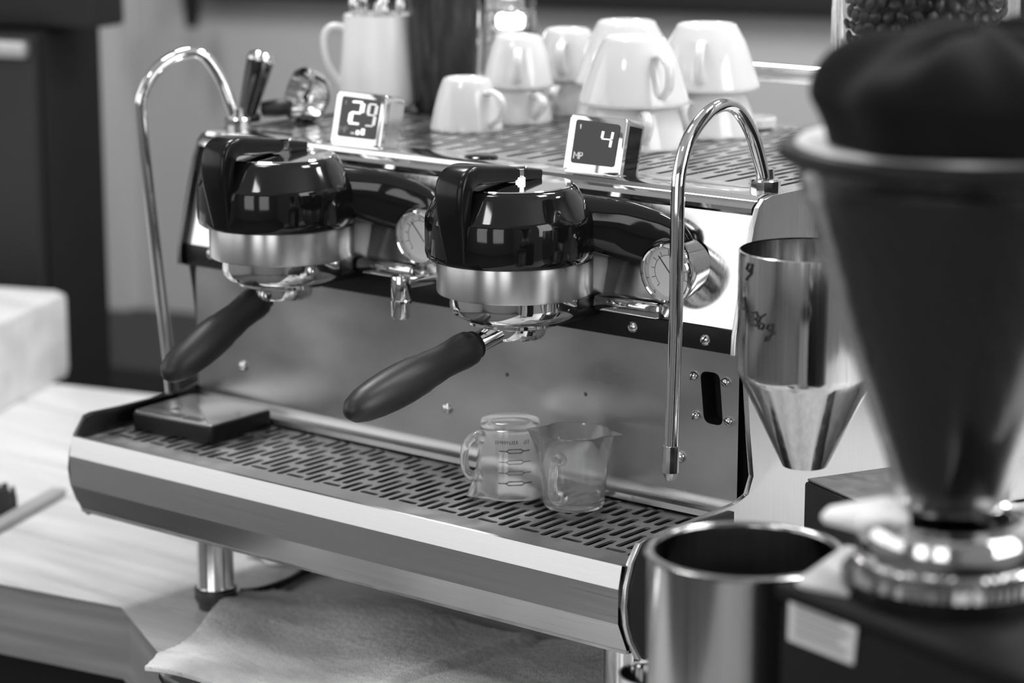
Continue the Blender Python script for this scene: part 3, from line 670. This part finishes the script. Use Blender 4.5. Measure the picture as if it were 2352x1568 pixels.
LET = {'R': [[(0, 0), (0, 1), (.7, .9), (.6, .5), (0, .5), (.7, 0)]], 'E': [[(.7, 0), (0, 0), (0, 1), (.7, 1)], [(0, .5), (.5, .5)]], 'S': [[(0, .1), (.6, 0), (.6, .45), (0, .6), (.1, 1), (.7, .9)]], 'T': [[(0, 1), (.8, 1)], [(.4, 1), (.4, 0)]],
       'A': [[(0, 0), (.4, 1), (.8, 0)], [(.15, .4), (.65, .4)]], 'U': [[(0, 1), (0, .1), (.4, 0), (.7, .1), (.7, 1)]], 'N': [[(0, 0), (0, 1), (.7, 0), (.7, 1)]], ' ': []}
for chh in 'TNARUATSER  TES':                                              # printed words, upside down with the glass
    for ln in LET[chh]: strokes(bm, [[(xx + p[0] * .055, .0145 + .0028 * p[1]) for p in ln]], lambda q: onglass(*q), .00028, 4)
    xx += .078
obj('printed_marks', bm, ink, t)
c = onZ(1318, 1162, GT); c.z = GT; tc2 = toC(c)
shot_glass(c, True, tc2 - .42, (tc2 + 1.35, tc2 + 1.35 + PI), 'clear measuring glass standing upright with a pouring lip')

# ================================================================== UNDER AND IN FRONT OF THE MACHINE
# towel draped over a low steel tray
tray_c = onZ(560, 1600, 0)
bm = NB(); pr_ = rounded([(-.13, -.07), (.22, -.16), (.27, -.02), (-.08, .05)], .03)
tr = onZ(640, 1580, 0)
prism(bm, pr_, lambda p, s: V((tr.x + p[0] * .8, tr.y + p[1] * .6 - .015, .001 + .010 * s)), .003)
single('low_tray', bm, chrome_dull, 'low steel tray showing under the front edge of the towel', 'tray')
P00, P01, P10, P11 = onZ(338, 1527, .022), onZ(592, 1346, .006), onZ(1260, 1760, .02), V((.212, .245, 0))
NU, NV = 170, 120
rt = random.Random(21)
def tow(u, v):
    e0 = P00.lerp(P01, v); e1 = P10.lerp(P11, v); p = e0.lerp(e1, u)
    p += V((0, 1, 0)) * (.012 * math.sin(u * 7 + .5) * (v - .5)) + V((1, 0, 0)) * (.010 * math.sin(v * 6) * (1 - u))
    fold = .010 * math.exp(-((u - .10 - .75 * (v)) / .05) ** 2) if v < 2 else 0
    z = .006 + .022 * (1 - v) ** 1.5 * (.75 + .25 * math.sin(u * 9 + 1)) + .006 * math.sin(u * 11 + v * 4) * (.4 + v * .4) + .006 * (math.sin(u * 5 - v * 7) + 1) * .5
    z += .0025 * math.exp(-((u - .45 - .22 * v) / .018) ** 2) - .003 * math.exp(-((u - .48 - .22 * v) / .02) ** 2)
    if v < .08: z -= (.08 - v) * .12
    return V((p.x, p.y, max(z, .0035)))
bm = NB(); g = [[bm.verts.new(tow(i / NU, j / NV) + V((rt.uniform(-.0006, .0006), rt.uniform(-.0006, .0006), rt.uniform(0, .0013)))) for j in range(NV + 1)] for i in range(NU + 1)]
gb = [[bm.verts.new(tow(i / NU, j / NV) - V((0, 0, .003))) for j in range(NV + 1)] for i in range(NU + 1)]
for i in range(NU):
    for j in range(NV):
        bm.faces.new((g[i][j], g[i + 1][j], g[i + 1][j + 1], g[i][j + 1])); bm.faces.new((gb[i][j], gb[i][j + 1], gb[i + 1][j + 1], gb[i + 1][j]))
for i in range(NU):
    bm.faces.new((g[i][0], gb[i][0], gb[i + 1][0], g[i + 1][0])); bm.faces.new((g[i][NV], g[i + 1][NV], gb[i + 1][NV], gb[i][NV]))
for j in range(NV):
    bm.faces.new((g[0][j], g[0][j + 1], gb[0][j + 1], gb[0][j])); bm.faces.new((g[NU][j], gb[NU][j], gb[NU][j + 1], g[NU][j + 1]))
single('bar_towel', bm, towel_mat, 'stained pale terry towel spread on the counter below the drip tray', 'towel', angle=80)
# cable and crumpled cloth behind the left leg
p = [onZ(552, 1362, .004), onZ(600, 1356, .004), onZ(660, 1336, .004), onZ(700, 1312, .005), onZ(740, 1302, .004), onZ(860, 1310, .004)]
bm = NB(); sweep(bm, spline([V((q.x, q.y, .0045)) for q in p], 8), .004, seg=10); single('power_cable', bm, satin_black, 'black cable curling on the counter behind the left leg', 'cable')
cc = onZ(640, 1290, 0); bm = NB(); bmesh.ops.create_icosphere(bm, subdivisions=4, radius=1)
for v in bm.verts:
    n = v.co.copy(); f = 1 + .16 * math.sin(n.x * 7 + 1) * math.sin(n.y * 6) + .10 * math.sin(n.z * 9 + n.x * 5)
    v.co = V((cc.x + n.x * .045 * f, cc.y + .015 + n.y * .03 * f, max(.001, .010 + n.z * .022 * f)))
single('crumpled_cloth', bm, towel_mat, 'crumpled grey cloth on the counter under the machine', 'cloth', angle=80)
# brush at the left edge
b0, b1 = onZ(-90, 1262, 0), onZ(132, 1138, 0); bd = (b1 - b0).normalized(); bn = bd.cross(ZUP)
br = thing('bench_brush', 'dark bristled brush lying at the left edge of the counter', 'brush', V((b0.x, b0.y, 0)))
bm = NB(); R = Matrix((bd, bn, ZUP)).transposed(); L = (b1 - b0).length
box(bm, (0, -.006, .001), (L, .012, .010), .002, R=None)
for v in bm.verts: v.co = V((b0.x, b0.y, 0)) + R @ v.co
obj('back', bm, mat('brush_wood', .34, 0, .5), br)
random.seed(5); bm = NB()
for i in range(26):
    for j in range(3):
        q = V((b0.x, b0.y, 0)) + R @ V((L * (.03 + .60 * i / 25), -.010 - .009 * j, .0)); tp = V((random.uniform(-.004, .004), random.uniform(-.004, .004), 0))
        sweep(bm, [q + V((0, 0, .001)), q + V((0, 0, .018)) + tp * .4, q + V((0, 0, .034 + random.uniform(-.004, .004))) + tp], [.0030, .0036, .0022], seg=6)
obj('bristles', bm, bristle_mat, br, kind='stuff')

# ================================================================== RIGHT: REAR GRINDER, CANISTER
rg_c = at(2125, 50, 1.93); gx, gy = rg_c.x, rg_c.y
rg = thing('rear_grinder', 'black coffee grinder with glass bean hopper behind the canister', 'coffee grinder', V((gx, gy, 0)))
e0 = at(1846, 1104, 2.02); e1 = at(2010, 1150, 1.93)
bx = (V((e1.x, e1.y, 0)) - V((e0.x, e0.y, 0))).normalized(); by = V((-bx.y, bx.x, 0)); zt_ = onX(1890, 1105, e0.x + .04).z
R = Matrix((bx, by, ZUP)).transposed(); o0 = V((e0.x, e0.y, 0))
def bxw(lo, hi, bev):
    b = NB(); box(b, lo, hi, bev)
    for v in b.verts: v.co = o0 + R @ v.co
    return b
obj('base', bxw((0, 0, .002), (.17, .20, e0.z), .003), matt_black, rg)
obj('top_sheet', bxw((.002, .002, e0.z), (.168, .198, e0.z + .0025), .001), mat('dull_sheet_steel', .34, 1, .42, noise=((90, 90, 90), .12, .06)), rg)
obj('back_plate', bxw((.020, .100, e0.z + .003), (.135, .18, e0.z + .14), .004), brushed_z, rg)
ch0 = o0 + R @ V((.062, .070, e0.z + .042))
bm = NB(); lathe(bm, [(.012, -.036), (.0175, .0), (.0240, .055), (.0225, .055), (.0160, .0), (.0105, -.036)], ch0, seg=4 * 8); obj('cone_reflection', bm, chrome_dull, rg)  # added chrome cone standing in for the mirror image of the canister's funnel
obj('motor_housing', bxw((-.018, .032, e0.z + .14), (.140, .185, .50), .014), satin_black, rg)
hr = .0724
bm = NB(); lathe(bm, [(.04, .500), (.050, .505), (hr - .006, .540), (hr, .552), (hr, .665), (hr - .0045, .665), (hr - .0045, .553), (hr - .010, .545), (.046, .509), (.036, .504)], (gx, gy, 0), seg=56); obj('hopper', bm, glass, rg, angle=60)
bm = NB(); lathe(bm, [(hr + .004, .665), (hr + .004, .676), (.05, .684), (0, .686), (0, .665)], (gx, gy, 0), seg=48); obj('hopper_lid', bm, satin_black, rg)
bm = NB(); lathe(bm, [(0, .512), (.044, .514), (hr - .022, .545), (hr - .019, .56), (hr - .019, .648), (0, .652)], (gx, gy, 0), seg=40); obj('bean_fill', bm, bean_mat, rg, kind='stuff')
bmb = NB(); bmesh.ops.create_icosphere(bmb, subdivisions=2, radius=1)
for v in bmb.verts:
    x_, y_, z_ = v.co; z_ = z_ * .62 if z_ > 0 else z_ * .40
    if z_ > .2: z_ -= .22 * math.exp(-(y_ / .16) ** 2)
    v.co = V((x_ * .0062, y_ * .0046, z_ * .0050))
meb = bpy.data.meshes.new('coffee_bean'); bmb.to_mesh(meb); bmb.free(); meb.materials.append(bean_mat)
for p_ in meb.polygons: p_.use_smooth = True
random.seed(11); tcam = math.atan2(CAM.y - gy, CAM.x - gx); nb = 0
for row in range(10):
    zz = .560 + row * .0098
    for k in range(15):
        an = tcam + (k - 7) * .185 + (row % 2) * .092; rr = hr - .0118 - random.uniform(0, .0012)
        o = bpy.data.objects.new('coffee_bean', meb); COL.objects.link(o)
        o.location = (gx + math.cos(an) * rr, gy + math.sin(an) * rr, zz + random.uniform(-.0014, .0014))
        rad = V((math.cos(an), math.sin(an), 0)); q_ = rad.to_track_quat('Z', 'Y'); 
        from mathutils import Quaternion
        o.rotation_mode = 'QUATERNION'; o.rotation_quaternion = q_ @ Quaternion((0, 0, 1), random.uniform(0, 6.28)) @ Quaternion((1, 0, 0), random.uniform(-.5, .5) + (PI if random.random() < .4 else 0))
        o['label'] = 'roasted coffee bean pressed against the glass of the rear hopper'; o['category'] = 'coffee bean'; o['group'] = 'beans in the rear glass hopper'
# steel dosing canister with handwritten weight
kc = at(1857, 720, 1.93); kx, ky = kc.x, kc.y; kr = 163 / FPX * 1.93
zt = at(1857, 567, 1.93).z; zm = at(1857, 868, 1.93).z; zb_ = at(1857, 1088, 1.93).z
ca = thing('dosing_canister', 'steel funnel-bottomed canister with a weight handwritten in black marker', 'canister', V((kx, ky, zb_)))
bm = NB(); lathe(bm, [(kr - .0012, zt), (kr, zt - .0006), (kr, zm + .006), (kr - .0015, zm), (kr - .004, zm - .004), (.0175, zb_), (.0160, zb_), (kr - .006, zm - .003), (kr - .003, zm + .003), (kr - .0022, zt - .001)], (kx, ky, 0), seg=64); obj('body', bm, mat('canister_steel', .60, 1, .14, noise=((300, 300, 4), .10, .05)), ca, angle=40)
tk = toC(V((kx, ky, 0)))
def onc(p): a_ = tk - p[0]; return V((kx + math.cos(a_) * (kr + .0003), ky + math.sin(a_) * (kr + .0003), p[1]))
def pxc(x, y): a_ = math.asin(max(-.99, min(.99, (x - 1857) / 163))); return (-a_, zt - (y - 567 - 26 * math.cos(a_)) / (FPX / 1.93) / math.cos(PITCH))
ST = [[(1730, 708), (1740, 708), (1745, 718), (1738, 724), (1746, 730), (1742, 738), (1731, 735)], [(1761, 712), (1751, 718), (1744, 732), (1747, 744), (1755, 745), (1758, 736), (1750, 732), (1745, 738)],
      [(1777, 735), (1769, 733), (1765, 743), (1771, 748), (1780, 740), (1779, 733), (1778, 748), (1768, 770), (1762, 772), (1764, 762), (1784, 752)],
      [(1730, 603), (1720, 600), (1716, 612), (1722, 618), (1729, 606), (1727, 622), (1716, 636)], [(1712, 676), (1716, 704)], [(1709, 700), (1719, 708)]]
bm = NB(); strokes(bm, ST, lambda q: onc(pxc(*q)), .0011, 6); obj('marker_writing', bm, ink, ca)
bm = NB(); sweep(bm, [V((kx - kr * .97, ky, zm + .012)), V((kx - kr * .97 - .012, ky + .01, zm + .012))], [.008, .006], seg=10)
obj('lug', bm, satin_black, ca)
v1 = o0 + R @ V((.06, .0322, 0)); bm = NB(); sweep(bm, [V((kx, ky, zt - .03)) + (V((v1.x, v1.y, 0)) - V((kx, ky, 0))).normalized() * (kr - .001), V((v1.x, v1.y, zt - .03))], .010, .012, seg=10, p=3); obj('holder_arm', bm, satin_black, ca)

# ================================================================== FOREGROUND: TIN, SMALL CUP, GRINDER
tn = at(1712, 1262, 1.6); tr_ = 231 / FPX * 1.6
tin = thing('steel_tin', 'tall round steel tin, blurred, beside the drip tray end in the foreground', 'tin', V((tn.x, tn.y, 0)))
bm = NB(); lathe(bm, [(0, .001), (tr_ - .004, .001), (tr_ - .002, .004), (tr_ - .002, tn.z - .004), (tr_ + .0003, tn.z - .002), (tr_ + .0003, tn.z), (tr_ - .003, tn.z + .0012), (tr_ - .0058, tn.z), (tr_ - .0062, tn.z - .003), (tr_ - .0045, tn.z - .006), (tr_ - .0045, .006), (0, .006)], (tn.x, tn.y, 0), seg=72); obj('body', bm, steel_tin, tin, angle=60)
bm = NB(); lathe(bm, [(0, tn.z - .040), (tr_ * .5, tn.z - .038), (tr_ - .006, tn.z - .044)], (tn.x, tn.y, 0), seg=40); obj('coffee_grounds', bm, mat('ground_coffee', .02, 0, .9, bump=((600, 600, 600), .8, .002)), tin, kind='stuff')
sc_ = at(1512, 1545, 1.80); bm = NB()
lathe(bm, [(0, .001), (.026, .001), (.028, .004), (.028, sc_.z - .001), (.0288, sc_.z), (.0272, sc_.z), (.0265, sc_.z - .004), (.0265, .006), (0, .006)], (sc_.x, sc_.y, 0), seg=48)
single('small_steel_cup', bm, chrome, 'small steel cup half hidden behind the foreground tin', 'cup', angle=60)

fa = at(2180, 1250, 1.45); fx, fy = fa.x, fa.y
fg_black = mat('grinder_black', .010, 0, .6, spec=.12)
fg = thing('front_grinder', 'black coffee grinder with a dark bean hopper, blurred in the foreground', 'coffee grinder', V((fx, fy, 0)))
du = -(FWDH * math.cos(math.radians(35)) - RIGHT * math.sin(math.radians(35))); dv = FWDH * math.cos(math.radians(55)) + RIGHT * math.sin(math.radians(55))
cor = at(1790, 1350, 1.47); Rf = Matrix((du, dv, ZUP)).transposed(); of = V((cor.x, cor.y, 0))
def bxf(lo, hi, bev, n=2):
    b = NB(); box(b, lo, hi, bev, n)
    for v in b.verts: v.co = of + Rf @ v.co
    return b
zt2 = cor.z
obj('body', bxf((0, 0, .002), (.20, .22, zt2 - .006), .006), fg_black, fg)
obj('top_plate', bxf((-.003, -.003, zt2 - .006), (.203, .223, zt2 + .004), .004), fg_black, fg)
lp = [onZ(*q, zt2 + .0045) for q in ((1822, 1346), (1946, 1258), (2010, 1290), (1972, 1374))]
bm = NB(); prism(bm, rounded([(p.x, p.y) for p in lp], .006), lambda p, s: V((p[0], p[1], zt2 + .0042 + .003 * s)), .001); obj('steel_rest', bm, mat('grey_rest', .55, 0, .30), fg)
# paper label on the left face
def onface(x, y):                                                       # the face along du, outward -dv
    d = ray(x, y); k = (of - CAM).dot(dv) / d.dot(dv); return CAM + d * k
lq = [onface(*q) for q in ((1816, 1352), (1974, 1410), (1962, 1526), (1812, 1468))]
bm = NB(); prism(bm, [(0, 0), (1, 0), (1, 1), (0, 1)], lambda p, s: (lq[0].lerp(lq[1], p[0])).lerp(lq[3].lerp(lq[2], p[0]), p[1]) - dv * (.0003 + .0008 * s)); lb = obj('paper_label', bm, label_mat, fg)
bm = NB()
for r_ in range(5):
    v_ = .14 + r_ * .17; A = lq[0].lerp(lq[3], v_); B2 = lq[1].lerp(lq[2], v_)
    sweep(bm, [A.lerp(B2, .1) - dv * .0013, A.lerp(B2, .9 - .12 * (r_ % 2)) - dv * .0013], .0018, .0002, side=ZUP, seg=6)
obj('label_print', bm, mat('grey_print', .32, 0, .6), lb)
# collar, throat
S_ = 1.45 / FPX
zA = at(2180, 1300, 1.45).z; zB = at(2180, 1250, 1.45).z; zC = at(2180, 1165, 1.45).z
bm = NB(); lathe(bm, [(.0, zt2 + .003), (.062, zt2 + .003), (.062, zA - .004), (0, zA - .004)], (fx, fy, 0), seg=48); obj('collar_base', bm, gloss_black, fg)
bm = NB()
lathe(bm, [(0, zA - .006), (.0545, zA - .006), (.0545, zA + .006), (.050, zA + .008)], (fx, fy, 0), seg=120, warp=lambda p, t: V((p.x, p.y, p.z)) * 1.0 if int(t / (2 * PI) * 120 + .5) % 2 else V((p.x * .975, p.y * .975, p.z)))
obj('adjusting_ring', bm, chrome_dull, fg, angle=15)
bm = NB(); lathe(bm, [(.051, zA + .006), (.0525, zA + .009), (.0525, zB + .012), (.0500, zB + .016), (.0415, zB + .018), (.0400, zC - .004), (.0360, zC - .004), (.0360, zA + .006)], (fx, fy, 0), seg=56); obj('collar', bm, chrome, fg)
# hopper: clear plastic cone full of beans, lid with dark rim
zc0 = at(2180, 1150, 1.45).z; zc1 = at(2180, 440, 1.45).z; zc2 = at(2180, 345, 1.45).z; r0 = .0300; r1 = 352 * S_; r2 = 372 * S_; tk_ = .005
bm = NB(); lathe(bm, [(r0, zc0), (r1, zc1), (r2, zc1 + .016), (r2, zc2), (r2 - tk_, zc2), (r2 - tk_, zc1 + .017), (r1 - tk_, zc1 + .002), (r0 - tk_ * .5, zc0)], (fx, fy, 0), seg=72); obj('hopper', bm, smoked, fg, angle=50)
bm = NB()
def lump(p, t): k = 1 + .018 * math.sin(t * 37 + p.z * 900) * math.sin(p.z * 700 + t * 11); return V((p.x * k, p.y * k, p.z))
lathe(bm, [(0, zc0 + .002)] + [(r0 - .006 + (r1 - .012 - r0 + .006) * i / 40, zc0 + .002 + (zc1 - zc0 - .004) * i / 40) for i in range(41)] + [(r2 - .014, zc1 + .014), (r2 - .014, zc2 - .012), (0, zc2 - .006)], (fx, fy, 0), seg=90, warp=lump); obj('bean_fill', bm, bean_mat, fg, kind='stuff')
lr = 414 * S_; zl0 = at(2180, 343, 1.45).z; zl1 = at(2180, 298, 1.45).z
bm = NB(); lathe(bm, [(0, zl0), (lr - .004, zl0), (lr, zl0 + .003), (lr, zl1 - .003), (lr - .003, zl1), (lr - .008, zl1 - .0008), (0, zl1 - .001)], (fx, fy, 0), seg=72); obj('hopper_lid', bm, satin_black, fg, angle=60)
bm = NB(); lathe(bm, [(lr - .010, zl1 - .001), (lr - .012, zl1 + .0012), (0, zl1 + .0012)], (fx, fy, 0), seg=60); obj('lid_plate', bm, pale_plastic, fg)
# white slide tab at the hopper throat
tb = at(2005, 1180, 1.45); te = at(1905, 1182, 1.50)
bm = NB(); sweep(bm, [V((fx, fy, zC - .002)).lerp(tb, .55), tb, te], [.018, .017, .006], [.0045, .006, .004], side=FWDH, seg=14, p=3); obj('slide_tab', bm, pale_plastic, fg)
# black cloth bundled on the lid
bm = NB(); NA, NR = 96, 30; zl = zl1 + .0016; cxx, cyy = fx + RIGHT.x * .006 - FWDH.x * .017, fy + RIGHT.y * .006 - FWDH.y * .017
def clo(t, s):
    R0 = (.094 + .003 * math.sin(3 * t + 1) + .003 * math.sin(7 * t))
    d = math.sin(s * PI / 2); hgt = math.cos(s * PI / 2) ** .8
    fold = .0065 * math.sin(5 * t + 4 * s) * s * (1.2 - s) * 2 + .004 * math.sin(11 * t - 6 * s) * s * (1.15 - s) * 2
    r = R0 * (math.sin(s / .78 * PI / 2) if s < .78 else 1 - .10 * (s - .78) / .22) + fold * .5
    bulge = .010 * math.sin(s * PI) if s > .5 else .010
    lean = RIGHT.dot(V((math.cos(t), math.sin(t), 0)))
    z = zl + .0635 * hgt * (1 + .05 * lean) + fold * (1 - s) * 1.8 + .0005
    return V((cxx + math.cos(t) * r, cyy + math.sin(t) * r, max(z, zl + .0002)))
tp = bm.verts.new(clo(0, 0)); gr = [[bm.verts.new(clo(2 * PI * i / NA, (j + 1) / NR)) for i in range(NA)] for j in range(NR)]
for i in range(NA): bm.faces.new((tp, gr[0][i], gr[0][(i + 1) % NA]))
for j in range(NR - 1):
    for i in range(NA): k = (i + 1) % NA; bm.faces.new((gr[j][i], gr[j + 1][i], gr[j + 1][k], gr[j][k]))
bm.faces.new(gr[-1][::-1])
single('black_cloth', bm, cloth_black, 'black cloth bundled on the lid of the foreground grinder hopper', 'cloth', angle=180)
